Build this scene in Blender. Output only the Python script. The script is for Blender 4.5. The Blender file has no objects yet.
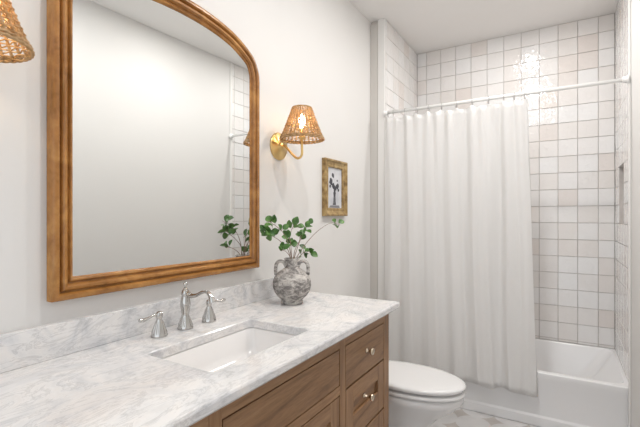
import bpy, bmesh, math, random
from mathutils import Vector, Matrix
random.seed(7)
C = bpy.context.scene.collection
S = bpy.context.scene
PI = math.pi
R = math.radians

# ---------------------------------------------------------------- camera
cam_d = bpy.data.cameras.new('camera'); cam = bpy.data.objects.new('camera', cam_d); C.objects.link(cam)
CX, CZ, FPX, VH, YAW = 1.24, 1.30, 402.0, 216.0, R(31)
cam.location = (CX, 0, CZ); cam.rotation_euler = (PI/2, 0, YAW)
cam_d.sensor_width = 36; cam_d.lens = FPX/640*36; cam_d.shift_y = (VH-213.5)/640
cam_d.clip_start = 0.02
S.camera = cam
# ---------------------------------------------------------------- light
w = bpy.data.worlds.new('world'); S.world = w; w.use_nodes = True
w.node_tree.nodes['Background'].inputs[0].default_value = (0.90, 0.95, 1.0, 1)
w.node_tree.nodes['Background'].inputs[1].default_value = 1.35
S.cycles.max_bounces = 20; S.cycles.diffuse_bounces = 14; S.cycles.transmission_bounces = 12; S.cycles.glossy_bounces = 8
S.view_settings.view_transform = 'Standard'; S.view_settings.look = 'None'
S.view_settings.gamma = 1; S.view_settings.exposure = 0.07
DOWNLIGHTS = [(0.95, 1.05, 10.5), (0.98, 2.87, 8.0), (0.95, 1.98, 10)]  # last entry is an added, unseen light that brightens the toilet area
CEIL = 2.77
def add_area(loc, size, energy, col):
    l = bpy.data.lights.new('downlight_glow', 'AREA'); l.shape = 'DISK'; l.size = size; l.energy = energy; l.color = col
    o = bpy.data.objects.new('downlight_glow', l); C.objects.link(o); o.location = loc
    return o
for x, y, e in DOWNLIGHTS:
    add_area((x, y, CEIL-0.012), 0.11, e, (1.0, 0.975, 0.95))

# ---------------------------------------------------------------- materials
def mat(name, col=(0.8, 0.8, 0.8), rough=0.5, metal=0.0, **kw):
    m = bpy.data.materials.new(name); m.use_nodes = True
    b = m.node_tree.nodes['Principled BSDF']
    b.inputs['Base Color'].default_value = (*col, 1); b.inputs['Roughness'].default_value = rough
    b.inputs['Metallic'].default_value = metal
    for k, v in kw.items(): b.inputs[k.replace('_', ' ')].default_value = v
    return m
def N(m, t, **kw):
    n = m.node_tree.nodes.new(t)
    for k, v in kw.items(): setattr(n, k, v)
    return n
def L(m, a, b): m.node_tree.links.new(a, b)
def ramp(m, stops):
    r = N(m, 'ShaderNodeValToRGB'); e = r.color_ramp.elements
    while len(e) < len(stops): e.new(0.5)
    for i, (p, c) in enumerate(stops):
        e[i].position = p; e[i].color = (*c, 1)
    return r
def coords(m, scale=(1, 1, 1), rot=(0, 0, 0)):
    tc = N(m, 'ShaderNodeTexCoord'); mp = N(m, 'ShaderNodeMapping')
    mp.inputs['Scale'].default_value = scale; mp.inputs['Rotation'].default_value = rot
    L(m, tc.outputs['Object'], mp.inputs['Vector']); return mp.outputs['Vector']
def noise(m, vec, scale, detail=4, rough=0.5, dist=0.0):
    n = N(m, 'ShaderNodeTexNoise'); n.inputs['Scale'].default_value = scale; n.inputs['Detail'].default_value = detail
    n.inputs['Roughness'].default_value = rough; n.inputs['Distortion'].default_value = dist
    L(m, vec, n.inputs['Vector']); return n.outputs['Fac']
def bsdf(m): return m.node_tree.nodes['Principled BSDF']
def bump(m, height, strength=0.3, dist=0.01):
    b = N(m, 'ShaderNodeBump'); b.inputs['Strength'].default_value = strength; b.inputs['Distance'].default_value = dist
    L(m, height, b.inputs['Height']); L(m, b.outputs['Normal'], bsdf(m).inputs['Normal'])
def noisy(name, stops, scale, cs=(1, 1, 1), rough=0.5, metal=0, detail=4, nr=0.5, dist=0, bs=0, bd=0.002, **kw):
    m = mat(name, rough=rough, metal=metal, **kw)
    v = coords(m, cs); f = noise(m, v, scale, detail, nr, dist); r = ramp(m, stops)
    L(m, f, r.inputs['Fac']); L(m, r.outputs['Color'], bsdf(m).inputs['Base Color'])
    if bs: bump(m, f, bs, bd)
    return m

M = {}
M['wall'] = noisy('wall_paint', [(0.3, (0.69, 0.68, 0.665)), (0.7, (0.70, 0.69, 0.675))], 2.0, rough=0.75, bs=0.05)
M['ceiling'] = noisy('ceiling_paint', [(0.3, (0.80, 0.785, 0.77)), (0.7, (0.81, 0.795, 0.78))], 2.0, rough=0.85)
M['trim'] = noisy('trim_paint', [(0.3, (0.76, 0.75, 0.73)), (0.7, (0.77, 0.76, 0.74))], 3.0, rough=0.4)
M['grout'] = noisy('grout', [(0.3, (0.50, 0.47, 0.45)), (0.7, (0.56, 0.53, 0.51))], 30, rough=0.9)
# glazed tile, each tile its own tint
m = mat('glazed_tile', rough=0.07); M['tile'] = m
g = N(m, 'ShaderNodeNewGeometry')
r = ramp(m, [(0.0, (0.71, 0.66, 0.63)), (0.12, (0.745, 0.72, 0.70)), (0.5, (0.77, 0.755, 0.745)), (0.85, (0.785, 0.785, 0.785)), (1.0, (0.75, 0.73, 0.715))])
L(m, g.outputs['Random Per Island'], r.inputs['Fac'])
v = coords(m); f = noise(m, v, 9, 3, 0.5)
mx = N(m, 'ShaderNodeMixRGB', blend_type='MULTIPLY'); mx.inputs[0].default_value = 0.10
r2 = ramp(m, [(0.35, (0.8, 0.78, 0.76)), (0.6, (1, 1, 1))]); L(m, f, r2.inputs['Fac'])
L(m, r.outputs['Color'], mx.inputs[1]); L(m, r2.outputs['Color'], mx.inputs[2]); L(m, mx.outputs[0], bsdf(m).inputs['Base Color'])
bump(m, noise(m, v, 26, 2, 0.5), 0.6, 0.005)

def wood(name, dark, mid, light, cs, rough=0.45, sc=1.0):
    m = mat(name, rough=rough); v = coords(m, cs)
    f = noise(m, v, 1.0*sc, 6, 0.62, 0.9)
    r = ramp(m, [(0.28, dark), (0.5, mid), (0.72, light)]); L(m, f, r.inputs['Fac'])
    f2 = noise(m, v, 6.0*sc, 4, 0.6, 0.2)
    r2 = ramp(m, [(0.35, (0.72, 0.70, 0.68)), (0.55, (1, 1, 1))]); L(m, f2, r2.inputs['Fac'])
    mx = N(m, 'ShaderNodeMixRGB', blend_type='MULTIPLY'); mx.inputs[0].default_value = 0.7
    L(m, r.outputs['Color'], mx.inputs[1]); L(m, r2.outputs['Color'], mx.inputs[2]); L(m, mx.outputs[0], bsdf(m).inputs['Base Color'])
    bump(m, f2, 0.15, 0.001); return m
OD, OM, OL = (0.16, 0.080, 0.035), (0.285, 0.155, 0.072), (0.385, 0.225, 0.115)
M['oak_h'] = wood('oak_grain_across', OD, OM, OL, (22, 2.2, 22))
M['oak_v'] = wood('oak_grain_upright', OD, OM, OL, (22, 22, 1.6))
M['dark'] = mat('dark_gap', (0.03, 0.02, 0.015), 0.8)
GD, GM, GL = (0.20, 0.08, 0.018), (0.37, 0.165, 0.042), (0.53, 0.27, 0.08)
M['gilt'] = wood('honey_gilt_wood', GD, GM, GL, (9, 5, 5), rough=0.24)
M['antique_gold'] = noisy('antique_gold_leaf', [(0.3, (0.16, 0.095, 0.035)), (0.5, (0.36, 0.24, 0.10)), (0.75, (0.55, 0.41, 0.20))], 28, rough=0.38, metal=0.35, bs=0.3)
# marble
m = mat('marble', rough=0.13); M['marble'] = m
v = coords(m, (1, 1, 1), (0.3, 0.2, 0.5))
f = noise(m, v, 5.5, 8, 0.62, 1.6)
r = ramp(m, [(0.30, (0.52, 0.53, 0.55)), (0.42, (0.68, 0.68, 0.69)), (0.52, (0.76, 0.75, 0.745)), (0.66, (0.80, 0.775, 0.755)), (0.78, (0.73, 0.69, 0.66))])
L(m, f, r.inputs['Fac'])
f2 = noise(m, coords(m, (2.2, 0.7, 2.2), (0.1, 0.2, 0.7)), 6.5, 7, 0.7, 2.2)
r2 = ramp(m, [(0.44, (1, 1, 1)), (0.495, (0.74, 0.735, 0.735)), (0.52, (1, 1, 1)), (0.62, (0.93, 0.92, 0.91)), (0.72, (1, 1, 1))]); L(m, f2, r2.inputs['Fac'])
mx = N(m, 'ShaderNodeMixRGB', blend_type='MULTIPLY'); mx.inputs[0].default_value = 0.8
L(m, r.outputs['Color'], mx.inputs[1]); L(m, r2.outputs['Color'], mx.inputs[2])
L(m, mx.outputs[0], bsdf(m).inputs['Base Color'])
M['porcelain'] = mat('porcelain', (0.78, 0.78, 0.78), 0.12, Coat_Weight=0.3)
M['sinkware'] = mat('sink_porcelain', (0.79, 0.775, 0.765), 0.15)
M['acrylic'] = mat('tub_enamel', (0.81, 0.81, 0.815), 0.16)
M['nickel'] = mat('polished_nickel', (0.56, 0.55, 0.53), 0.10, 1.0)
M['knob'] = mat('satin_bronze_nickel', (0.62, 0.52, 0.40), 0.25, 1.0)
M['brass'] = mat('satin_brass', (0.80, 0.56, 0.24), 0.28, 1.0)
M['mirror'] = mat('mirror_glass', (0.86, 0.875, 0.87), 0.0, 1.0)
M['white_metal'] = mat('white_enamel_rod', (0.82, 0.82, 0.81), 0.25)
M['ring'] = mat('ring_steel', (0.45, 0.44, 0.43), 0.25, 1.0)
# rattan: lets some lamplight through
m = noisy('rattan', [(0.3, (0.30, 0.17, 0.07)), (0.5, (0.52, 0.34, 0.165)), (0.7, (0.68, 0.50, 0.29))], 45, rough=0.5, bs=0.3)
M['rattan'] = m
tr = N(m, 'ShaderNodeBsdfTranslucent'); tr.inputs[0].default_value = (0.85, 0.60, 0.30, 1)
ms = N(m, 'ShaderNodeMixShader'); ms.inputs[0].default_value = 0.35
L(m, bsdf(m).outputs[0], ms.inputs[1]); L(m, tr.outputs[0], ms.inputs[2]); L(m, ms.outputs[0], m.node_tree.nodes['Material Output'].inputs[0])
m = mat('lamp_bulb', (1, 0.9, 0.75), 0.3); M['bulb'] = m
bsdf(m).inputs['Emission Color'].default_value = (1.0, 0.80, 0.52, 1); bsdf(m).inputs['Emission Strength'].default_value = 48
m = mat('downlight_lens', (1, 0.95, 0.9), 0.3); M['lens'] = m
bsdf(m).inputs['Emission Color'].default_value = (1.0, 0.95, 0.88, 1); bsdf(m).inputs['Emission Strength'].default_value = 12
# weathered clay
m = mat('weathered_clay', rough=0.9); M['clay'] = m
f = noise(m, coords(m, (1, 1, 2.2)), 20, 10, 0.78, 0.5)
r = ramp(m, [(0.34, (0.09, 0.082, 0.08)), (0.45, (0.22, 0.205, 0.195)), (0.52, (0.43, 0.405, 0.38)), (0.62, (0.68, 0.65, 0.61))]); L(m, f, r.inputs['Fac'])
L(m, r.outputs['Color'], bsdf(m).inputs['Base Color']); bump(m, f, 0.6, 0.006)
M['leaf'] = noisy('leaf_green', [(0.3, (0.035, 0.095, 0.02)), (0.55, (0.08, 0.19, 0.04)), (0.75, (0.16, 0.30, 0.08))], 35, rough=0.38)
M['stem'] = noisy('stem_bark', [(0.3, (0.14, 0.09, 0.06)), (0.7, (0.34, 0.25, 0.19))], 60, rough=0.8)
# curtain
m = mat('curtain_cotton', (0.89, 0.885, 0.88), 0.9); M['curtain'] = m
f = noise(m, coords(m, (60, 60, 130)), 1.6, 3, 0.6)
bump(m, f, 0.6, 0.005)
tr = N(m, 'ShaderNodeBsdfTranslucent'); tr.inputs[0].default_value = (0.84, 0.83, 0.81, 1)
ms = N(m, 'ShaderNodeMixShader'); ms.inputs[0].default_value = 0.32
L(m, bsdf(m).outputs[0], ms.inputs[1]); L(m, tr.outputs[0], ms.inputs[2]); L(m, ms.outputs[0], m.node_tree.nodes['Material Output'].inputs[0])
M['paper'] = noisy('print_paper', [(0.35, (0.50, 0.51, 0.54)), (0.7, (0.68, 0.68, 0.70))], 14, rough=0.6)
M['ink'] = mat('print_ink', (0.05, 0.05, 0.06), 0.6)
M['ink_grey'] = mat('print_ink_grey', (0.22, 0.22, 0.24), 0.6)
# floor: light lobed inlay on taupe
m = mat('patterned_floor', rough=0.3); M['floor'] = m
tc = N(m, 'ShaderNodeTexCoord'); sp = N(m, 'ShaderNodeSeparateXYZ'); L(m, tc.outputs['Object'], sp.inputs[0])
def math_(op, a, b=None):
    n = N(m, 'ShaderNodeMath', operation=op)
    for i, q in enumerate((a, b)):
        if q is None: continue
        if isinstance(q, (int, float)): n.inputs[i].default_value = q
        else: L(m, q, n.inputs[i])
    return n.outputs[0]
def cell(o, off): return math_('SUBTRACT', math_('MULTIPLY', math_('FRACT', math_('DIVIDE', math_('ADD', o, off), 0.2)), 0.2), 0.1)
ax = cell(sp.outputs[0], 10.0-0.665); ay = cell(sp.outputs[1], 10.0-2.75)
d = math_('SQRT', math_('ADD', math_('MULTIPLY', ax, ax), math_('MULTIPLY', ay, ay)))
r = ramp(m, [(0.0, (0.64, 0.63, 0.625)), (0.99, (0.50, 0.465, 0.435))]); r.color_ramp.interpolation = 'CONSTANT'
L(m, math_('GREATER_THAN', d, 0.104), r.inputs['Fac'])
f = noise(m, coords(m), 7, 5); r2 = ramp(m, [(0.35, (0.86, 0.86, 0.87)), (0.6, (1, 1, 1))]); L(m, f, r2.inputs['Fac'])
mx = N(m, 'ShaderNodeMixRGB', blend_type='MULTIPLY'); mx.inputs[0].default_value = 1
L(m, r.outputs['Color'], mx.inputs[1]); L(m, r2.outputs['Color'], mx.inputs[2]); L(m, mx.outputs[0], bsdf(m).inputs['Base Color'])

# ---------------------------------------------------------------- mesh helpers (all in world coordinates)
def wloc(o):
    v = Vector((0, 0, 0))
    while o: v += o.location; o = o.parent
    return v
def obj(name, bm, m, parent=None, origin=None, smooth=False, bevel=0, segs=2, angle=35):
    bm.normal_update()
    bmesh.ops.recalc_face_normals(bm, faces=bm.faces)
    if parent is not None: off = wloc(parent) if origin is None else Vector(origin)
    else: off = Vector(origin) if origin else Vector((0, 0, 0))
    bmesh.ops.translate(bm, verts=bm.verts, vec=-off)
    me = bpy.data.meshes.new(name); bm.to_mesh(me); bm.free()
    o = bpy.data.objects.new(name, me); C.objects.link(o); me.materials.append(m)
    if parent is not None:
        o.parent = parent; o.location = off - wloc(parent)
    else: o.location = off
    if smooth:
        for p in me.polygons: p.use_smooth = True
    if bevel:
        md = o.modifiers.new('bevel', 'BEVEL'); md.width = bevel; md.segments = segs; md.limit_method = 'ANGLE'; md.angle_limit = R(angle)
        for p in me.polygons: p.use_smooth = True
        md.harden_normals = True
    return o
def box(bm, a, b):
    x0, y0, z0 = a; x1, y1, z1 = b
    vs = [bm.verts.new(p) for p in ((x0,y0,z0),(x1,y0,z0),(x1,y1,z0),(x0,y1,z0),(x0,y0,z1),(x1,y0,z1),(x1,y1,z1),(x0,y1,z1))]
    for f in ((0,3,2,1),(4,5,6,7),(0,1,5,4),(1,2,6,5),(2,3,7,6),(3,0,4,7)): bm.faces.new([vs[i] for i in f])
    return vs
def boxes(*bs):
    bm = bmesh.new()
    for a, b in bs: box(bm, a, b)
    return bm
def lathe(bm, prof, c, n=32, mtx=None, flute=0, fl_amp=0.0, fl_rng=(0, 0)):
    c = Vector(c); rings = []
    for r_, z in prof:
        ring = []
        for i in range(n):
            a = 2*PI*i/n; rr = r_
            if flute and fl_rng[0] <= z <= fl_rng[1]: rr = r_*(1+fl_amp*(abs(math.cos(a*flute/2))-0.5))
            p = Vector((rr*math.cos(a), rr*math.sin(a), z))
            if mtx: p = mtx @ p
            ring.append(bm.verts.new(p+c))
        rings.append(ring)
    for k in range(len(rings)-1):
        A, B = rings[k], rings[k+1]
        for i in range(n):
            j = (i+1) % n; bm.faces.new((A[i], A[j], B[j], B[i]))
    if prof[0][0] > 1e-5: bm.faces.new(rings[0][::-1])
    if prof[-1][0] > 1e-5: bm.faces.new(rings[-1])
    bmesh.ops.remove_doubles(bm, verts=bm.verts, dist=1e-6)
def cr(pts, n=8):
    P = [Vector(p) for p in pts]; out = []
    P = [2*P[0]-P[1]]+P+[2*P[-1]-P[-2]]
    for i in range(1, len(P)-2):
        for k in range(n):
            t = k/n; a, b, c_, d_ = P[i-1:i+3]
            out.append(0.5*((2*b)+(c_-a)*t+(2*a-5*b+4*c_-d_)*t*t+(3*b-a-3*c_+d_)*t**3))
    out.append(P[-2]); return out
def tube(bm, pts, rad, n=10, closed=False, flat=1.0):
    pts = [Vector(p) for p in pts]; K = len(pts); rings = []
    up = Vector((0, 0, 1)); prev = None
    for i, p in enumerate(pts):
        if closed: t = (pts[(i+1) % K]-pts[i-1]).normalized()
        else: t = (pts[min(i+1, K-1)]-pts[max(i-1, 0)]).normalized()
        if prev is None:
            a = t.cross(up)
            if a.length < 0.1: a = t.cross(Vector((1, 0, 0)))
        else: a = prev-t*prev.dot(t)
        a.normalize(); prev = a; b = t.cross(a)
        r_ = rad[i] if isinstance(rad, (list, tuple)) else (rad(i/(K-1)) if callable(rad) else rad)
        rings.append([bm.verts.new(p+(a*math.cos(2*PI*k/n)+b*math.sin(2*PI*k/n)*flat)*r_) for k in range(n)])
    for i in range(K if closed else K-1):
        A, B = rings[i], rings[(i+1) % K]
        for k in range(n):
            j = (k+1) % n; bm.faces.new((A[k], A[j], B[j], B[k]))
    if not closed: bm.faces.new(rings[0][::-1]); bm.faces.new(rings[-1])
def loft(bm, loops, cap0=True, cap1=True):
    rings = [[bm.verts.new(p) for p in lp] for lp in loops]; n = len(rings[0])
    for A, B in zip(rings, rings[1:]):
        for i in range(n):
            j = (i+1) % n; bm.faces.new((A[i], A[j], B[j], B[i]))
    if cap0: bm.faces.new(rings[0][::-1])
    if cap1: bm.faces.new(rings[-1])
def rrect(x0, y0, x1, y1, r_, z, n=6):
    out = []
    for cx, cy, a0 in ((x1-r_, y1-r_, 0), (x0+r_, y1-r_, PI/2), (x0+r_, y0+r_, PI), (x1-r_, y0+r_, 1.5*PI)):
        for k in range(n+1):
            a = a0+PI/2*k/n; out.append((cx+r_*math.cos(a), cy+r_*math.sin(a), z))
    return out
def thing(name, label, cat, loc, group=None):
    o = bpy.data.objects.new(name, None); C.objects.link(o); o.location = loc; o.empty_display_size = 0.05
    return tag(o, label, cat, group)
def tag(o, label, cat, group=None):
    o['label'] = label; o['category'] = cat
    if group: o['group'] = group
    return o
def struct(name, bm, m, **kw):
    o = obj(name, bm, m, **kw); o['kind'] = 'structure'; return o
def dup_tree(o, parent=None):
    c = o.copy(); C.objects.link(c)
    if parent is not None: c.parent = parent
    for ch in list(o.children): dup_tree(ch, c)
    return c
def px(u, v, X=None, Y=None):
    """pixel of the photo -> world point on a plane x = X or y = Y"""
    t = (u-320)/FPX; s_, c_ = math.sin(YAW), math.cos(YAW)
    dx, dy, dz = -s_+t*c_, c_+t*s_, (VH-v)/FPX
    s = (X-CX)/dx if X is not None else Y/dy
    return Vector((CX+dx*s, dy*s, CZ+dz*s))

# ================================================================= SETTING
XR, YT, YB, XA = 1.57, 2.82, 3.59, 0.115      # right wall, tub front, back wall, alcove left wall
Y0 = -0.7
struct('floor', boxes(((-0.12, Y0, -0.06), (XR+0.15, YB+0.12, 0))), M['floor'])
struct('ceiling', boxes(((-0.12, Y0, CEIL), (XR+0.15, YB+0.12, CEIL+0.08))), M['ceiling'])
struct('wall_left', boxes(((-0.12, Y0, 0), (0, YT-0.0, CEIL)),), M['wall'])
# right wall with a niche cut in (frame of blocks around it)
NY0, NY1, NZ0, NZ1, ND = 3.11, 3.375, 1.248, 1.63, 0.09
struct('wall_right', boxes(((XR, Y0, 0), (XR+0.15, YT-0.02, CEIL))), M['wall'])
struct('wall_alcove_right', boxes(((XR+0.006, YT-0.02, 0), (XR+0.15, NY0, CEIL)), ((XR+0.006, NY1, 0), (XR+0.15, YB+0.1, CEIL)),
    ((XR+0.006, NY0, 0), (XR+0.15, NY1, NZ0)), ((XR+0.006, NY0, NZ1), (XR+0.15, NY1, CEIL)), ((XR+ND, NY0, NZ0), (XR+0.15, NY1, NZ1))), M['grout'])
struct('wall_alcove_left', boxes(((-0.12, YT, 0), (XA-0.006, YB+0.1, CEIL))), M['grout'])
struct('wall_back', boxes(((-0.12, YB+0.006, 0), (XR+0.15, YB+0.12, CEIL))), M['grout'])
TS, GR = 0.1273, 0.0011
def tiles(name, parent, plane, pos, a0, a1, aoff, z0, z1, zoff, hole=None, inward=1):
    """field of single glazed tiles; plane 'x' or 'y', pos = face position, inward = direction the face looks"""
    bm = bmesh.new(); rnd = random.Random(len(name)*7+int(pos*100))
    i0 = math.floor((a0-aoff)/TS); k0 = math.floor((z0-zoff)/TS)
    i = i0
    while aoff+i*TS < a1:
        k = k0
        while zoff+k*TS < z1:
            pa0, pa1 = max(a0, aoff+i*TS)+GR, min(a1, aoff+(i+1)*TS)-GR
            pz0, pz1 = max(z0, zoff+k*TS)+GR, min(z1, zoff+(k+1)*TS)-GR
            k += 1
            if pa1-pa0 < 0.012 or pz1-pz0 < 0.012: continue
            pieces = [(pa0, pa1, pz0, pz1)]
            if hole:
                h0, h1, g0, g1 = hole
                if pa1 > h0 and pa0 < h1 and pz1 > g0 and pz0 < g1:
                    pieces = []
                    if pa0 < h0: pieces.append((pa0, h0, pz0, pz1))
                    if pa1 > h1: pieces.append((h1, pa1, pz0, pz1))
                    q0, q1 = max(pa0, h0), min(pa1, h1)
                    if pz0 < g0: pieces.append((q0, q1, pz0, g0))
                    if pz1 > g1: pieces.append((q0, q1, g1, pz1))
            for (b0, b1, c0, c1) in pieces:
                if b1-b0 < 0.006 or c1-c0 < 0.006: continue
                ta, tz = rnd.uniform(-.012, .012), rnd.uniform(-.010, .010); e = 0.0014
                def pt(a, z, h):
                    h = h+ta*(a-(b0+b1)/2)+tz*(z-(c0+c1)/2) if h > 0 else h-0.0035
                    return (pos+inward*(h-0.0015), a, z) if plane == 'x' else (a, pos+inward*(h-0.0015), z)
                n = 1
                out = [bm.verts.new(pt(a, z, 0)) for a, z in ((b0, c0), (b1, c0), (b1, c1), (b0, c1))]
                top = [bm.verts.new(pt(a, z, 0.0012)) for a, z in ((b0+e, c0+e), (b1-e, c0+e), (b1-e, c1-e), (b0+e, c1-e))]
                bm.faces.new(top)
                for q in range(4): bm.faces.new((out[q], out[(q+1) % 4], top[(q+1) % 4], top[q]))
        i += 1
    for f in bm.faces:   # face outwards
        f.normal_update()
        d_ = f.normal[0 if plane == 'x' else 1]*inward
        if d_ < 0: f.normal_flip()
    me = bpy.data.meshes.new(name); bm.to_mesh(me); bm.free(); me.materials.append(M['tile'])
    o = bpy.data.objects.new(name, me); C.objects.link(o); o.parent = parent
    return o
wr = bpy.data.objects
tiles('wall_tile', wr['wall_back'], 'y', YB, XA, XR, 1.217, 0.3385, CEIL, 0.357, inward=-1)
tiles('wall_tile', wr['wall_alcove_right'], 'x', XR, YT+0.0, YB, YB-0.10, 0.3385, CEIL, 0.357, hole=(NY0, NY1, NZ0, NZ1), inward=-1)
tiles('wall_tile', wr['wall_alcove_left'], 'x', XA, YT+0.0, YB, YB-0.10, 0.3385, CEIL, 0.357, inward=1)
tiles('niche_tile', wr['wall_alcove_right'], 'x', XR+ND-0.002, NY0, NY1, NY0, NZ0, NZ1, NZ0, inward=-1)
# trims and baseboard
struct('trim_1', boxes(((0.060, YT-0.016, 0), (XA-0.001, YT-0.001, CEIL))), M['trim'], bevel=0.003)
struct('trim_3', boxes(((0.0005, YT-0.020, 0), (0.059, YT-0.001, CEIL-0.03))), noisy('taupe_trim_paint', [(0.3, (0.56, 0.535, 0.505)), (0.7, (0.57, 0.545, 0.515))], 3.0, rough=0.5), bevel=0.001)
struct('trim_2', boxes(((XR-0.010, YT-0.030, 0), (XR-0.0005, YT-0.001, CEIL))), M['trim'], bevel=0.003)
struct('baseboard_left', boxes(((0.0005, 1.76, 0.001), (0.014, YT-0.024, 0.13))), M['trim'], bevel=0.003)

# ================================================================= RECESSED LIGHTS
where = ['above the vanity mirror', 'inside the tiled bath alcove', 'above the toilet, added out of view to light it']
for (x, y, e), wd in zip(DOWNLIGHTS, where):
    t = thing('recessed_light', 'round white recessed ceiling light '+wd, 'ceiling light', (x, y, CEIL), 'recessed ceiling lights')
    bm = bmesh.new(); lathe(bm, [(0.058, -0.001), (0.062, -0.008), (0.085, -0.006), (0.088, -0.0005), (0.058, -0.001)], (x, y, CEIL), 36); obj('trim_ring', bm, M['white_metal'], t, smooth=True)
    bm = bmesh.new(); lathe(bm, [(0.0, -0.003), (0.058, -0.003), (0.058, -0.001), (0.0, -0.001)], (x, y, CEIL), 36); obj('lens', bm, M['lens'], t)

# ================================================================= BATHTUB
TH = 0.337
bm = bmesh.new()
x0, x1, y0, y1 = XA+0.001, XR+0.0045, YT+0.002, YB+0.0045
loops = [rrect(x0, y0-0.0, x1, y1, 0.004, 0.001), rrect(x0, y0, x1, y1, 0.004, 0.055), rrect(x0, y0+0.010, x1, y1, 0.004, 0.068),
         rrect(x0, y0+0.006, x1, y1, 0.004, TH-0.05), rrect(x0, y0, x1, y1, 0.006, TH-0.035),rrect(x0, y0, x1, y1, 0.006, TH-0.006), rrect(x0+.003, y0+0.005, x1-.003, y1-.003, 0.01, TH),
         rrect(x0+0.05, y0+0.036, x1-0.020, y1-0.022, 0.07, TH), rrect(x0+0.056, y0+0.044, x1-0.028, y1-0.028, 0.07, TH-0.010),
         rrect(x0+0.08, y0+0.085, x1-0.12, y1-0.06, 0.09, 0.17), rrect(x0+0.10, y0+0.10, x1-0.20, y1-0.085, 0.10, 0.085), rrect(x0+0.14, y0+0.14, x1-0.26, y1-0.12, 0.09, 0.07)]
loft(bm, loops)
tub = thing('bathtub', 'white alcove bathtub with a flat apron, behind the shower curtain', 'bathtub', ((x0+x1)/2, (y0+y1)/2, 0))
obj('tub_shell', bm, M['acrylic'], tub, bevel=0.003, angle=30)
bm = bmesh.new(); lathe(bm, [(0.0, 0.0), (0.03, 0.0), (0.033, 0.003), (0.0, 0.005)], (0.42, 3.22, 0.0705), 24); obj('drain', bm, M['nickel'], tub, smooth=True)

# ================================================================= CURTAIN ROD, RINGS, CURTAIN
RY, RZ = 2.795, 2.06
t = thing('shower_curtain_rod', 'white horizontal shower curtain rod spanning the bath alcove', 'curtain rod', (0.8, RY, RZ))
bm = bmesh.new(); tube(bm, [(0.07+0.05, RY, RZ), (XR-0.012, RY, RZ)], 0.0115, 16)
obj('rod', bm, M['white_metal'], t, smooth=True)
mt = Matrix.Rotation(PI/2, 4, 'Y')
bm = bmesh.new(); lathe(bm, [(0.024, 0), (0.024, 0.006), (0.017, 0.012), (0.016, 0.03), (0.012, 0.03)], (XA+0.001, RY, RZ), 24, mt); obj('end_flange', bm, M['white_metal'], t, smooth=True)
bm = bmesh.new(); lathe(bm, [(0.024, 0), (0.024, -0.006), (0.017, -0.012), (0.016, -0.03), (0.012, -0.03)], (XR-0.0105, RY, RZ), 24, mt); obj('end_flange', bm, M['white_metal'], t, smooth=True)
ring_x = [0.145, 0.185, 0.275, 0.355, 0.445, 0.535, 0.635, 0.735, 0.835, 0.925, 0.985, 1.045]
words = ['first', 'second', 'third', 'fourth', 'fifth', 'sixth', 'seventh', 'eighth', 'ninth', 'tenth', 'eleventh', 'twelfth']
for i, x in enumerate(ring_x):
    bm = bmesh.new(); tl = random.uniform(-.25, .25)
    pts = [(x+tl*0.02*math.sin(a), RY+0.0145*math.sin(a), RZ-0.0115+0.0265*math.cos(a)) for a in [2*PI*k/28 for k in range(28)]]
    tube(bm, pts, 0.0016, 8, closed=True)
    o = obj('curtain_ring', bm, M['ring'], origin=(x, RY, RZ-0.04), smooth=True)
    if i == 0: lb = 'thin metal curtain ring on the white rod, nearest the left tiled wall'
    elif i == 11: lb = 'thin metal curtain ring on the white rod at the open right edge of the curtain'
    else: lb = 'thin metal curtain ring on the white rod, %s from the left' % words[i]
    tag(o, lb, 'curtain ring', 'rings holding the shower curtain')
# curtain
NX, NZ = 330, 46; ZB, ZTOP = 0.212, RZ-0.034
bm = bmesh.new(); grid = []
folds = [(0.00, 0.0), (0.06, -0.35), (0.12, 0.25), (0.20, -0.55), (0.28, 0.05), (0.36, -0.30), (0.45, -0.05), (0.52, -0.45), (0.60, 0.30),
         (0.66, -0.65), (0.74, -0.55), (0.81, 0.30), (0.86, -0.60), (0.92, -0.35), (0.965, -0.60), (1.0, -0.30)]
def fold(s):
    for (a, p), (b, q) in zip(folds, folds[1:]):
        if a <= s <= b:
            t_ = (s-a)/(b-a); t_ = t_*t_*(3-2*t_); return p*(1-t_)+q*t_
    return 0
for k in range(NZ+1):
    h = k/NZ; row = []
    for i in range(NX+1):
        s = i/NX
        xt = XA+0.012+(1.062-XA-0.012)*s; xb = XA+0.010+(1.112-XA-0.010)*s
        x = xt*(h**0.8)+xb*(1-h**0.8)+0.006*math.sin(s*70+h*2)*(1-h)
        amp = 0.044*(1-h)**0.6+0.026*h
        # near the rings: gathered pleats
        ph = 0
        for rx in ring_x: ph = max(ph, math.exp(-((xt-rx)/0.016)**2))
        topw = max(0, (h-0.80)/0.20)
        y = RY-0.012+amp*fold(s+0.010*math.sin(h*5+s*9))*(1-0.65*topw**2)+0.0030*math.sin(s*31+h*3)+0.0010*math.sin(s*140+5*h)+(0.012*math.cos(s*82+0.6)*(h**6))+0.010*(1-ph)*topw**3*math.sin(s*60)
        y -= 0.014*(1-h)+0.004
        sag = (1-ph)*0.016*topw**6
        z = ZB+(ZTOP-ZB)*h-sag
        if k == 0: z += 0.004*math.sin(s*40)+(-0.010 if s > 0.97 else 0)
        x = max(x, XA+0.004)
        y = min(y, YT-0.010) if z < 0.40 else y
        row.append(bm.verts.new((x, y, z)))
    grid.append(row)
for k in range(NZ):
    for i in range(NX): bm.faces.new((grid[k][i], grid[k][i+1], grid[k+1][i+1], grid[k+1][i]))
t = thing('shower_curtain', 'long white crinkled cotton shower curtain drawn to the left of the bath', 'shower curtain', (0.6, RY-0.02, ZB))
o = obj('curtain_cloth', bm, M['curtain'], t, smooth=True)
md = o.modifiers.new('thick', 'SOLIDIFY'); md.thickness = 0.0016

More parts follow.
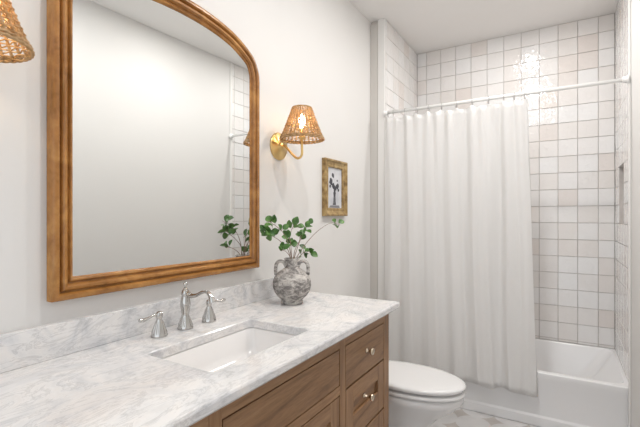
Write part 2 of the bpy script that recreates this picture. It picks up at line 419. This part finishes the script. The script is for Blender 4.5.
# ================================================================= VANITY
VX, VY0, VY1, VZ = 0.56, 0.215, 1.745, 0.87
VC = 0.98
van = thing('vanity_cabinet', 'brown oak bathroom vanity cabinet with inset drawers under the marble countertop', 'cabinet', (0.29, VC, 0))
FT = 0.02
for y in (VY0, VY1-0.018): obj('side_panel', boxes(((0.012, y, 0.09), (VX-FT, y+0.018, VZ))), M['oak_v'], van)
obj('back_panel', boxes(((0.012, VY0+0.018, 0.09), (0.02, VY1-0.018, VZ))), M['oak_v'], van)
obj('bottom_panel', boxes(((0.02, VY0+0.018, 0.09), (VX-FT, VY1-0.018, 0.108))), M['oak_h'], van)
obj('toe_kick', boxes(((0.03, VY0+0.02, 0.001), (VX-0.08, VY1-0.02, 0.09))), M['dark'], van)
D0, D1, E0, E1, G0, G1 = 1.314, 1.690, VY0+0.055, 0.646, 0.688, 1.272   # right stack, left stack, centre openings
fx0, fx1 = VX-FT, VX
for a, b in ((VY0, E0), (E1, G0), (G1, D0), (D1, VY1)): obj('frame_stile', boxes(((fx0, a, 0.09), (fx1, b, VZ))), M['oak_v'], van, bevel=0.0010)
for a, b, zs in ((E0, E1, ((0.824, VZ), (0.09, 0.115))), (D0, D1, ((0.824, VZ), (0.09, 0.115))), (G0, G1, ((0.824, VZ), (0.658, 0.690), (0.09, 0.115)))):
    for z0, z1 in zs: obj('frame_rail', boxes(((fx0, a, z0), (fx1-0.0004, b, z1))), M['oak_h'], van, bevel=0.0010)
gp = 0.0042
def front(kind, y0, y1, z0, z1, rec=None, kn=None):
    y0 += gp; y1 -= gp; z0 += gp; z1 -= gp
    xf = VX-0.001
    if rec is None:
        o = obj(kind, boxes(((fx0-0.004, y0, z0), (xf, y1, z1))), M['oak_h'], van, origin=(xf, (y0+y1)/2, z0), bevel=0.0012); f = xf
    else:
        a, b, c, d_ = rec
        o = obj(kind, boxes(((fx0-0.004, y0, z0), (xf-0.011, y1, z1))), M['oak_h'] if kind == 'drawer' else M['oak_v'], van, origin=(xf, (y0+y1)/2, z0))
        for p, q_ in ((y0, a), (b, y1)): obj('stile', boxes(((xf-0.0109, p, z0), (xf, q_, z1))), M['oak_v'], o, bevel=0.0012)
        for p, q_ in ((z0, c), (d_, z1)): obj('rail', boxes(((xf-0.0109, a, p), (xf-0.0002, b, q_))), M['oak_h'], o, bevel=0.0016)
        f = xf-0.011
    if kn:
        xk = f if (rec and rec[0] < kn[0] < rec[1] and rec[2] < kn[1] < rec[3]) else xf
        bm = bmesh.new(); mt = Matrix.Rotation(PI/2, 4, 'Y'); e = xf-xk
        lathe(bm, [(0.0110, 0), (0.0110, 0.002), (0.0060, 0.004), (0.0050, 0.012+e), (0.0065, 0.017+e), (0.0135, 0.021+e), (0.0150, 0.026+e), (0.0120, 0.0305+e), (0.0, 0.032+e)], (xk, kn[0], kn[1]), 24, mt)
        obj('knob', bm, M['knob'], o, smooth=True)
    return o
for a, b in ((D0, D1), (E0, E1)):
    c = (a+b)/2
    front('drawer', a, b, 0.660, 0.824, None, (c, 0.752))
    front('drawer', a, b, 0.443, 0.660, (a+0.068, b-0.068, 0.538, 0.590), (c, 0.566))
    front('drawer', a, b, 0.115, 0.443, (a+0.068, b-0.068, 0.185, 0.375), (c, 0.28))
front('false_drawer_front', G0, G1, 0.690, 0.824)
front('door', G0, VC, 0.115, 0.658, (G0+0.066, VC-0.062, 0.185, 0.592), (VC-0.03, 0.50))
front('door', VC, G1, 0.115, 0.658, (VC+0.062, G1-0.066, 0.185, 0.592), (VC+0.03, 0.50))

# ================================================================= COUNTERTOP with sink cut-out
CT0, CT1 = 0.87, 0.90
SX0, SX1, SY0, SY1 = 0.205, 0.478, 0.74, 1.20
cx0, cx1, cy0, cy1 = 0.002, 0.593, 0.18, 1.801
top = thing('countertop', 'white and grey marble vanity countertop with a raised back splash', 'countertop', (0.3, VC, CT0))
bm = bmesh.new()
n = 6
def outer(e, z): return rrect(cx0+(0 if e == 0 else 0), cy0+e, cx1-e, cy1-e, 0.004, z, n)
inner = lambda z, e=0: rrect(SX0-e, SY0-e, SX1+e, SY1+e, 0.022, z, n)
loft(bm, [inner(CT0), outer(0.005, CT0), outer(0.0, CT0+0.006), outer(0.0, CT1-0.007), outer(0.0025, CT1-0.002), outer(0.006, CT1), inner(CT1, 0.003), inner(CT1-0.003), inner(CT0)], False, False)
bmesh.ops.remove_doubles(bm, verts=bm.verts, dist=1e-5)
obj('marble_slab', bm, M['marble'], top)
obj('backsplash', boxes(((0.002, cy0, CT1), (0.021, cy1, 0.996))), M['marble'], top, bevel=0.0025)
# sink
snk = thing('sink', 'white rectangular undermount sink set in the marble countertop', 'sink', ((SX0+SX1)/2, (SY0+SY1)/2, 0.74))
bm = bmesh.new()
q = lambda e, z, r_: rrect(SX0-e, SY0-e, SX1+e, SY1+e, r_, z, 8)
loft(bm, [q(0.02, CT0-0.012, 0.03), q(0.02, CT0-0.0015, 0.03), q(0.004, CT0-0.0015, 0.026), q(0.0, CT0-0.006, 0.026), q(-0.006, 0.80, 0.035), q(-0.020, 0.775, 0.05), q(-0.045, 0.762, 0.05), q(-0.10, 0.757, 0.03), q(-0.215, 0.756, 0.004),
          q(-0.215, 0.741, 0.004), q(-0.10, 0.740, 0.03), q(-0.05, 0.742, 0.05), q(-0.005, 0.77, 0.05), q(0.012, CT0-0.012, 0.03), q(0.02, CT0-0.012, 0.03)], False, False)

bmesh.ops.remove_doubles(bm, verts=bm.verts, dist=1e-5)
obj('basin', bm, M['sinkware'], snk, smooth=True)
bm = bmesh.new(); lathe(bm, [(0.0, 0.0), (0.024, 0.0), (0.026, 0.002), (0.018, 0.004), (0.0, 0.006)], ((SX0+SX1)/2-0.02, (SY0+SY1)/2, 0.7575), 24); obj('drain', bm, M['nickel'], snk, smooth=True)

# ================================================================= FAUCET
FXp = 0.092
fau = thing('faucet', 'polished nickel widespread bathroom faucet with two lever handles behind the sink', 'faucet', (FXp, VC, CT1))
bm = bmesh.new(); b0 = (FXp, VC, CT1+0.0003)
lathe(bm, [(0.027, 0), (0.0275, 0.004), (0.0255, 0.008), (0.0235, 0.012), (0.0195, 0.024), (0.0150, 0.038), (0.0125, 0.048), (0.0135, 0.056), (0.0165, 0.072), (0.0180, 0.085), (0.0172, 0.098), (0.0140, 0.112), (0.0128, 0.118), (0.0150, 0.121), (0.0150, 0.126), (0.0120, 0.134), (0.0065, 0.142), (0.0040, 0.146)], b0, 48, None, 10, 0.26, (0.010, 0.046))
obj('faucet_body', bm, M['nickel'], fau, smooth=True)
bm = bmesh.new(); lathe(bm, [(0.0040, 0.145), (0.0036, 0.149), (0.0065, 0.153), (0.0075, 0.158), (0.0055, 0.163), (0.0025, 0.166), (0.0, 0.168)], b0, 24); obj('finial', bm, M['nickel'], fau, smooth=True)
bm = bmesh.new()
sp_ = cr([(FXp+0.006, VC, CT1+0.128), (0.120, VC, CT1+0.119), (0.150, VC, CT1+0.124), (0.180, VC, CT1+0.138), (0.203, VC, CT1+0.139), (0.219, VC, CT1+0.124), (0.226, VC, CT1+0.106)], 8)
tube(bm, sp_, lambda t_: 0.0075+0.0018*math.cos(t_*PI*2)+0.003*max(0, t_-0.8)*5, 16)
obj('spout', bm, M['nickel'], fau, smooth=True)
def handle(y, sgn):
    bm = bmesh.new()
    lathe(bm, [(0.0265, 0), (0.027, 0.004), (0.025, 0.008), (0.023, 0.012), (0.0185, 0.026), (0.0135, 0.043), (0.0095, 0.055), (0.0085, 0.060), (0.0105, 0.063), (0.0115, 0.068), (0.0115, 0.076), (0.0095, 0.081), (0.0, 0.084)], (FXp, y, CT1+0.0003), 48, None, 10, 0.26, (0.010, 0.05))
    h_ = obj('handle', bm, M['nickel'], fau, origin=(FXp, y, CT1), smooth=True)
    bm = bmesh.new()
    tube(bm, cr([(FXp, y, CT1+0.072), (FXp+0.002, y+sgn*0.022, CT1+0.074), (FXp+0.004, y+sgn*0.045, CT1+0.070), (FXp+0.005, y+sgn*0.062, CT1+0.067), (FXp+0.005, y+sgn*0.078, CT1+0.070)], 8),
         lambda t_: 0.0045+0.0012*math.cos(t_*9)+0.0028*max(0, math.exp(-((t_-0.9)/0.10)**2)), 14)
    obj('lever', bm, M['nickel'], h_, smooth=True)
handle(0.872, -1); handle(1.092, 1)

# ================================================================= MIRROR
MC = 1.017; HW = 0.4455; MZ = 1.060
half = cr([(HW, 1.93), (HW-0.004, 1.963), (HW-0.016, 1.993), (0.405, 2.025), (0.36, 2.055), (0.285, 2.086), (0.20, 2.105), (0.10, 2.117), (0.0, 2.121)] and
          [(HW, 1.92, 0), (HW-0.004, 1.958, 0), (HW-0.018, 1.993, 0), (0.405, 2.025, 0), (0.355, 2.056, 0), (0.285, 2.086, 0), (0.20, 2.106, 0), (0.10, 2.118, 0), (0.0, 2.122, 0)], 4)
half = [(p.x, p.y) for p in half]
path = [(HW, MZ)]+[(HW, MZ+(1.92-MZ)*k/6) for k in range(1, 6)]+half
path = path+[(-a, b) for a, b in path[::-1][1:]]         # closed loop, counter-clockwise seen from the room
K = len(path)
def inset(d_):
    out = []
    for i in range(K):
        p0, p1, p2 = Vector(path[i-1]), Vector(path[i]), Vector(path[(i+1) % K])
        a, b = (p1-p0).normalized(), (p2-p1).normalized()
        na, nb = Vector((-a.y, a.x)), Vector((-b.y, b.x)); mm = (na+nb).normalized()
        out.append(p1+mm*(d_/max(0.3, mm.dot(na))))
    return out
mir = thing('wall_mirror', 'large arched mirror in a honey wood moulded frame over the vanity', 'mirror', (0.0, MC, MZ))
PS = 0.88
prof = [(0.0, 0.002), (0.0, 0.030), (0.004, 0.035), (0.012, 0.038), (0.019, 0.037), (0.023, 0.032), (0.0245, 0.024), (0.028, 0.024), (0.030, 0.031), (0.036, 0.035), (0.043, 0.0345), (0.048, 0.030), (0.051, 0.022), (0.055, 0.0205), (0.057, 0.0245),
        (0.061, 0.0275), (0.065, 0.026), (0.068, 0.022), (0.0705, 0.017), (0.072, 0.010)]
prof = [(a*PS, b) for a, b in prof]
def ring_of(d_, x): return [(x, MC+p.x, p.y) for p in inset(d_)]
bm = bmesh.new()
loft(bm, [ring_of(d_, x) for d_, x in prof]+[ring_of(0.072*PS, 0.002), ring_of(0.0, 0.002)], False, False)
bmesh.ops.remove_doubles(bm, verts=bm.verts, dist=1e-6)
o = obj('mirror_frame', bm, M['gilt'], mir, smooth=True)
md = o.modifiers.new('es', 'EDGE_SPLIT'); md.split_angle = R(40)
bm = bmesh.new(); g_ = [(0.0165+(p[1]-MC)*math.tan(R(1.0)), p[1], p[2]) for p in ring_of(0.061, 0.0)]; vs = [bm.verts.new(p) for p in g_]; vb = [bm.verts.new((0.004, p[1], p[2])) for p in g_]
bm.faces.new(vs); bm.faces.new(vb[::-1])
for i in range(K): bm.faces.new((vs[i], vb[i], vb[(i+1) % K], vs[(i+1) % K]))
obj('mirror_pane', bm, M['mirror'], mir)

# ================================================================= SCONCES
SXc, SZ0, SZ1, SR0, SR1 = 0.145, 1.676, 1.832, 0.109, 0.046
def sconce(y, label):
    t = thing('wall_sconce', label, 'wall lamp', (0, y, 1.66), 'rattan wall sconces beside the mirror')
    mt = Matrix.Rotation(PI/2, 4, 'Y')
    bm = bmesh.new(); lathe(bm, [(0.070, 0.0005), (0.070, 0.006), (0.066, 0.010), (0.030, 0.013), (0.022, 0.020), (0.014, 0.030), (0.0, 0.034)], (0, y, 1.655), 40, mt); obj('backplate', bm, M['brass'], t, smooth=True)
    bm = bmesh.new(); tube(bm, cr([(0.02, y, 1.662), (0.045, y, 1.650), (0.085, y, 1.610), (0.112, y, 1.588), (0.132, y, 1.588), (0.1445, y, 1.604), (SXc, y, 1.640), (SXc, y, 1.685)], 8), 0.0062, 14); obj('arm', bm, M['brass'], t, smooth=True)
    bm = bmesh.new(); lathe(bm, [(0.0, 1.678), (0.017, 1.680), (0.019, 1.686), (0.0135, 1.692), (0.0135, 1.730), (0.0, 1.730)], (SXc, y, 0), 24); obj('lamp_socket', bm, M['brass'], t, smooth=True)
    bm = bmesh.new(); lathe(bm, [(0.010, 1.7305), (0.012, 1.742), (0.015, 1.757), (0.0165, 1.769), (0.014, 1.783), (0.008, 1.797), (0.0, 1.801)], (SXc, y, 0), 24); obj('bulb', bm, M['bulb'], t, smooth=True)
    def rad(h): return SR0+(SR1-SR0)*(h**0.88)          # slightly flared
    ns, H = 28, SZ1-SZ0
    bm = bmesh.new()
    for k in range(ns):                                   # upright staves
        a = 2*PI*k/ns
        tube(bm, [(SXc+rad(h)*math.cos(a), y+rad(h)*math.sin(a), SZ0+H*h) for h in [q_/8 for q_ in range(9)]], 0.0033, 8)
    sh = obj('lamp_shade', bm, M['rattan'], t, smooth=True)
    bm = bmesh.new(); nr = 23
    for j in range(nr):                                   # woven strands
        h = (j+0.5)/nr; pts = []
        for k in range(ns*4):
            a = 2*PI*k/(ns*4); r_ = rad(h)+0.0040*math.cos(a*ns/2+PI*j)
            pts.append((SXc+r_*math.cos(a), y+r_*math.sin(a), SZ0+H*h+0.0012*math.sin(a*3+j)))
        tube(bm, pts, 0.0018, 6, closed=True)
    obj('woven_strands', bm, M['rattan'], sh, smooth=True)
    for z, r_, tr_ in ((SZ0, SR0, 0.0048), (SZ0+0.008, SR0-0.002, 0.004), (SZ1, SR1, 0.0042)):
        bm = bmesh.new()
        for ph in (0, PI):
            tube(bm, [(SXc+(r_+0.0013*math.cos(a*18+ph))*math.cos(a), y+(r_+0.0013*math.cos(a*18+ph))*math.sin(a), z+0.0013*math.sin(a*18+ph)) for a in [2*PI*q_/144 for q_ in range(144)]], tr_*0.62, 6, closed=True)
        obj('rim_braid', bm, M['rattan'], sh, smooth=True)
    return t
sconce(1.650, 'brass wall sconce with a woven rattan shade between the mirror and the small picture')
sconce(0.357, 'brass wall sconce with a woven rattan shade, left of the mirror')

# ================================================================= SMALL PICTURE
PY0, PY1, PZ0, PZ1 = 2.085, 2.372, 1.300, 1.652
pic = thing('framed_picture', 'small gold framed print of dark flowers in a vase, beside the sconce', 'picture', (0, (PY0+PY1)/2, PZ0))
bm = bmesh.new()
def prr(e, x): return [(x, PY0+e, PZ0+e), (x, PY1-e, PZ0+e), (x, PY1-e, PZ1-e), (x, PY0+e, PZ1-e)]
loft(bm, [prr(e, x) for e, x in ((0, 0.001), (0, 0.026), (0.004, 0.030), (0.012, 0.030), (0.017, 0.024), (0.034, 0.017), (0.040, 0.020), (0.046, 0.019), (0.050, 0.014), (0.050, 0.001), (0, 0.001))], False, False)
bmesh.ops.remove_doubles(bm, verts=bm.verts, dist=1e-6)
obj('picture_frame', bm, M['antique_gold'], pic)
obj('paper_print', boxes(((0.002, PY0+0.048, PZ0+0.048), (0.008, PY1-0.048, PZ1-0.048))), M['paper'], pic)
bm = bmesh.new(); pc = (PY0+PY1)/2
def flat(pts, x=0.0084):
    a = [bm.verts.new((x, pc+p, PZ0+q_)) for p, q_ in pts]; b = [bm.verts.new((x-0.0005, pc+p, PZ0+q_)) for p, q_ in pts]
    bm.faces.new(a); bm.faces.new(b[::-1])
    for i in range(len(a)): j = (i+1) % len(a); bm.faces.new((a[i], b[i], b[j], a[j]))
def blob(cx, cz, r_, n=9, sq=1.0, seed=1):
    rn = random.Random(seed); flat([(cx+r_*rn.uniform(.7, 1.15)*math.cos(2*PI*k/n), cz+sq*r_*rn.uniform(.7, 1.15)*math.sin(2*PI*k/n)) for k in range(n)], 0.0084+seed*2e-5)
flat([(-.022, .07), (.020, .07), (.014, .095), (.012, .125), (.018, .150), (-.016, .150), (-.012, .125), (-.016, .095)])
for i, (a, b, r_) in enumerate(((-.045, .215, .024), (-.015, .190, .020), (.012, .175, .017), (-.020, .255, .016), (.038, .188, .020), (.050, .165, .011), (.000, .160, .016), (-.055, .185, .012), (.035, .225, .008))): blob(a, b, r_, seed=i+1)
obj('ink_flowers', bm, M['ink'], pic)
bm = bmesh.new(); flat([(-.07, .052), (.07, .052), (.06, .068), (-.055, .066)]); flat([(-.014, .078), (-.004, .078), (-.006, .12), (-.010, .12)], 0.0088); obj('ink_tabletop', bm, M['ink_grey'], pic)

# ================================================================= VASE
VB = px(293, 303.5, X=0.18); vx, vy = 0.178, 1.517
vase = thing('vase', 'weathered grey clay vase with two loop handles on the countertop', 'vase', (vx, vy, CT1))
bm = bmesh.new()
lathe(bm, [(0.046, 0.0005), (0.050, 0.003), (0.050, 0.012), (0.046, 0.016), (0.050, 0.020), (0.068, 0.036), (0.082, 0.058), (0.0885, 0.082), (0.087, 0.104), (0.078, 0.126), (0.060, 0.146), (0.040, 0.158), (0.032, 0.165), (0.0275, 0.176), (0.0285, 0.190), (0.034, 0.200), (0.036, 0.204), (0.035, 0.207), (0.031, 0.206), (0.025, 0.19), (0.024, 0.17), (0.05, 0.13), (0.0, 0.10)], (vx, vy, CT1), 44)
obj('vase_body', bm, M['clay'], vase, smooth=True)
dr = Vector((math.cos(YAW), math.sin(YAW), 0))
for s_ in (-1, 1):
    bm = bmesh.new(); b_ = Vector((vx, vy, CT1))
    tube(bm, [b_+dr*s_*a+Vector((0, 0, z)) for a, z in [(p.x, p.y) for p in cr([(0.028, 0.168, 0), (0.036, 0.186, 0), (0.050, 0.193, 0), (0.063, 0.190, 0), (0.072, 0.176, 0), (0.075, 0.154, 0), (0.073, 0.130, 0)], 5)]], 0.0064, 10, flat=1.3)
    obj('vase_handle', bm, M['clay'], vase, smooth=True)

# ================================================================= BRANCHES
def leaf(bm, base, d_, size, rnd):
    d_ = d_.normalized(); view = (Vector((CX, 0, CZ))-base).normalized()
    nrm = (view+Vector((rnd.uniform(-1, 1), rnd.uniform(-1, 1), rnd.uniform(-0.3, 1.0)))*0.75).normalized()
    side = d_.cross(nrm).normalized(); nrm = side.cross(d_).normalized()
    rows = []
    for k in range(7):
        t_ = k/6; w_ = size*0.42*math.sin(PI*min(1, t_*0.93+0.04))**0.75; w_ = max(w_, 0.0004)
        c_ = base+d_*size*t_-nrm*size*0.22*t_*t_
        rows.append([bm.verts.new(c_-side*w_+nrm*w_*0.35), bm.verts.new(c_), bm.verts.new(c_+side*w_+nrm*w_*0.35)])
    for a, b in zip(rows, rows[1:]):
        for i in (0, 1): bm.faces.new((a[i], a[i+1], b[i+1], b[i]))
branches = [  # pixel path, plane x, leaf starts, label
    ([(294, 262), (300, 252), (308, 241), (319, 230), (331, 223), (341, 225)], 0.20, [(0.97, 5, .026), (0.91, 2, .022)], 'longest thin leafy stem in the vase, arching far right'),
    ([(291, 262), (288, 250), (280, 241), (271, 235), (265, 229)], 0.14, [(0.96, 6, .027), (0.78, 5, .026)], 'leafy stem in the vase, leaning furthest left'),
    ([(292, 262), (289, 246), (284, 234), (276, 226), (268, 221)], 0.16, [(0.93, 6, .027), (0.70, 5, .025)], 'leafy stem in the vase, upper one of the left pair'),
    ([(292, 262), (291, 248), (290, 236), (294, 224)], 0.15, [(0.97, 5, .027), (0.72, 5, .026), (0.50, 3, .024)], 'upright leafy stem in the middle of the vase'),
    ([(293, 262), (298, 246), (303, 234), (308, 223)], 0.19, [(0.95, 6, .027), (0.70, 3, .024)], 'leafy stem in the vase, leaning slightly right'),
    ([(294, 262), (300, 256), (306, 251), (311, 253)], 0.20, [(0.95, 5, .027), (0.60, 5, .027)], 'short low leafy stem drooping over the right side of the vase'),
    ([(292, 262), (289, 255), (285, 251), (280, 250)], 0.19, [(0.9, 4, .024)], 'short low leafy stem over the left side of the vase'),
    ([(293, 262), (295, 250), (299, 242), (300, 236)], 0.18, [(0.95, 6, .026)], 'short leafy stem crossing the centre of the vase bouquet'),
]
for bi, (pp, X, lv, lb) in enumerate(branches):
    rnd = random.Random(30+bi)
    K_ = len(pp); pts = []
    for i, (u, v_) in enumerate(pp):
        t_ = i/(K_-1); pts.append(px(u, v_, X=vx*(1-t_)+X*t_))
    pts = cr(pts, 6)
    base = Vector((vx+rnd.uniform(-.008, .008), vy+rnd.uniform(-.008, .008), CT1+0.125)); pts = [base]+[p for p in pts if p.z > CT1+0.16]
    t = thing('leafy_stem', lb, 'plant stem', base, 'leafy stems in the vase')
    bm = bmesh.new(); tube(bm, pts, lambda q_: 0.0019-0.0010*q_, 7)
    sb = bm; lf = bmesh.new()
    for f_, cnt, sz in lv:
        i = int(f_*(len(pts)-1)); p = pts[i]; d0 = (pts[i]-pts[i-1]).normalized()
        for q_ in range(cnt):
            dd = (d0*0.5+Vector((rnd.uniform(-.9, .9), rnd.uniform(-1, 1), rnd.uniform(-.7, 1)))).normalized()
            tip = p+dd*0.010-d0*0.006*q_
            tube(sb, [p-d0*0.006*q_, tip], 0.0007, 5)
            leaf(lf, tip, dd, 1.18*sz*1.12*rnd.uniform(.8, 1.15), rnd)
    obj('stem', sb, M['stem'], t, smooth=True)
    obj('foliage', lf, M['leaf'], t, smooth=True)

# ================================================================= TOILET
TY = 2.15
toi = thing('toilet', 'white toilet with closed elongated lid between the vanity and the bath', 'toilet', (0.4, TY, 0))
def egg(xb, xf, hw, z, n=48, yo=0, p=0.5):
    """elongated bowl outline, xb back, xf front"""
    out = []; xm = xb+(xf-xb)*0.46
    for k in range(n):
        a = 2*PI*k/n; c, s = math.cos(a), math.sin(a)
        L_ = (xf-xm) if c > 0 else (xm-xb)
        e = 1.0 if c > 0 else 0.72
        out.append((xm+L_*math.copysign(abs(c)**e, c), TY+hw*math.copysign(abs(s)**(0.95 if c > 0 else 0.85), s), z))
    return out
bm = bmesh.new()
loft(bm, [egg(0.16, 0.64, 0.105, 0.001), egg(0.16, 0.645, 0.11, 0.03), egg(0.17, 0.62, 0.105, 0.10), egg(0.18, 0.63, 0.108, 0.17), egg(0.19, 0.69, 0.128, 0.235), egg(0.21, 0.765, 0.158, 0.29), egg(0.235, 0.798, 0.176, 0.325), egg(0.24, 0.808, 0.182, 0.335), egg(0.24, 0.806, 0.181, 0.362), egg(0.245, 0.800, 0.176, 0.367)])
obj('bowl', bm, M['porcelain'], toi, smooth=True)
bm = bmesh.new()
loft(bm, [egg(0.30, 0.77, 0.145, 0.3672), egg(0.30, 0.77, 0.145, 0.3735), egg(0.265, 0.815, 0.184, 0.375), egg(0.263, 0.819, 0.187, 0.381), egg(0.266, 0.816, 0.185, 0.389), egg(0.275, 0.802, 0.175, 0.392), egg(0.30, 0.78, 0.15, 0.3925)])
obj('seat', bm, M['porcelain'], toi, smooth=True)
bm = bmesh.new()
loft(bm, [egg(0.31, 0.75, 0.135, 0.393), egg(0.31, 0.75, 0.135, 0.4030), egg(0.262, 0.812, 0.181, 0.4045), egg(0.259, 0.816, 0.185, 0.410), egg(0.259, 0.819, 0.187, 0.419), egg(0.262, 0.814, 0.183, 0.425), egg(0.275, 0.798, 0.170, 0.4295), egg(0.31, 0.76, 0.14, 0.432), egg(0.38, 0.68, 0.09, 0.4335), egg(0.48, 0.58, 0.03, 0.434)])
obj('lid', bm, M['porcelain'], toi, smooth=True)
for a in (-0.09, 0.05): obj('hinge', boxes(((0.238, TY+a, 0.386), (0.262, TY+a+0.04, 0.415))), M['porcelain'], toi, bevel=0.004)
bm = bmesh.new(); loft(bm, [rrect(0.035, TY-0.18, 0.20, TY+0.18, 0.03, 0.386), rrect(0.025, TY-0.20, 0.215, TY+0.20, 0.03, 0.42), rrect(0.02, TY-0.215, 0.225, TY+0.215, 0.03, 0.72)]); obj('tank', bm, M['porcelain'], toi, bevel=0.004)
bm = bmesh.new(); loft(bm, [rrect(0.018, TY-0.222, 0.232, TY+0.222, 0.03, 0.7205), rrect(0.018, TY-0.222, 0.232, TY+0.222, 0.03, 0.745), rrect(0.03, TY-0.21, 0.22, TY+0.21, 0.03, 0.755)]); obj('tank_lid', bm, M['porcelain'], toi, bevel=0.004)
bm = bmesh.new(); loft(bm, [rrect(0.035, TY-0.10, 0.30, TY+0.10, 0.03, 0.20), rrect(0.035, TY-0.16, 0.30, TY+0.16, 0.03, 0.385)]); obj('tank_platform', bm, M['porcelain'], toi, bevel=0.004)
bm = bmesh.new(); tube(bm, [(0.224, TY-0.16, 0.67), (0.243, TY-0.16, 0.67), (0.245, TY-0.13, 0.667), (0.245, TY-0.09, 0.664)], 0.006, 10); obj('flush_lever', bm, M['nickel'], toi, smooth=True)
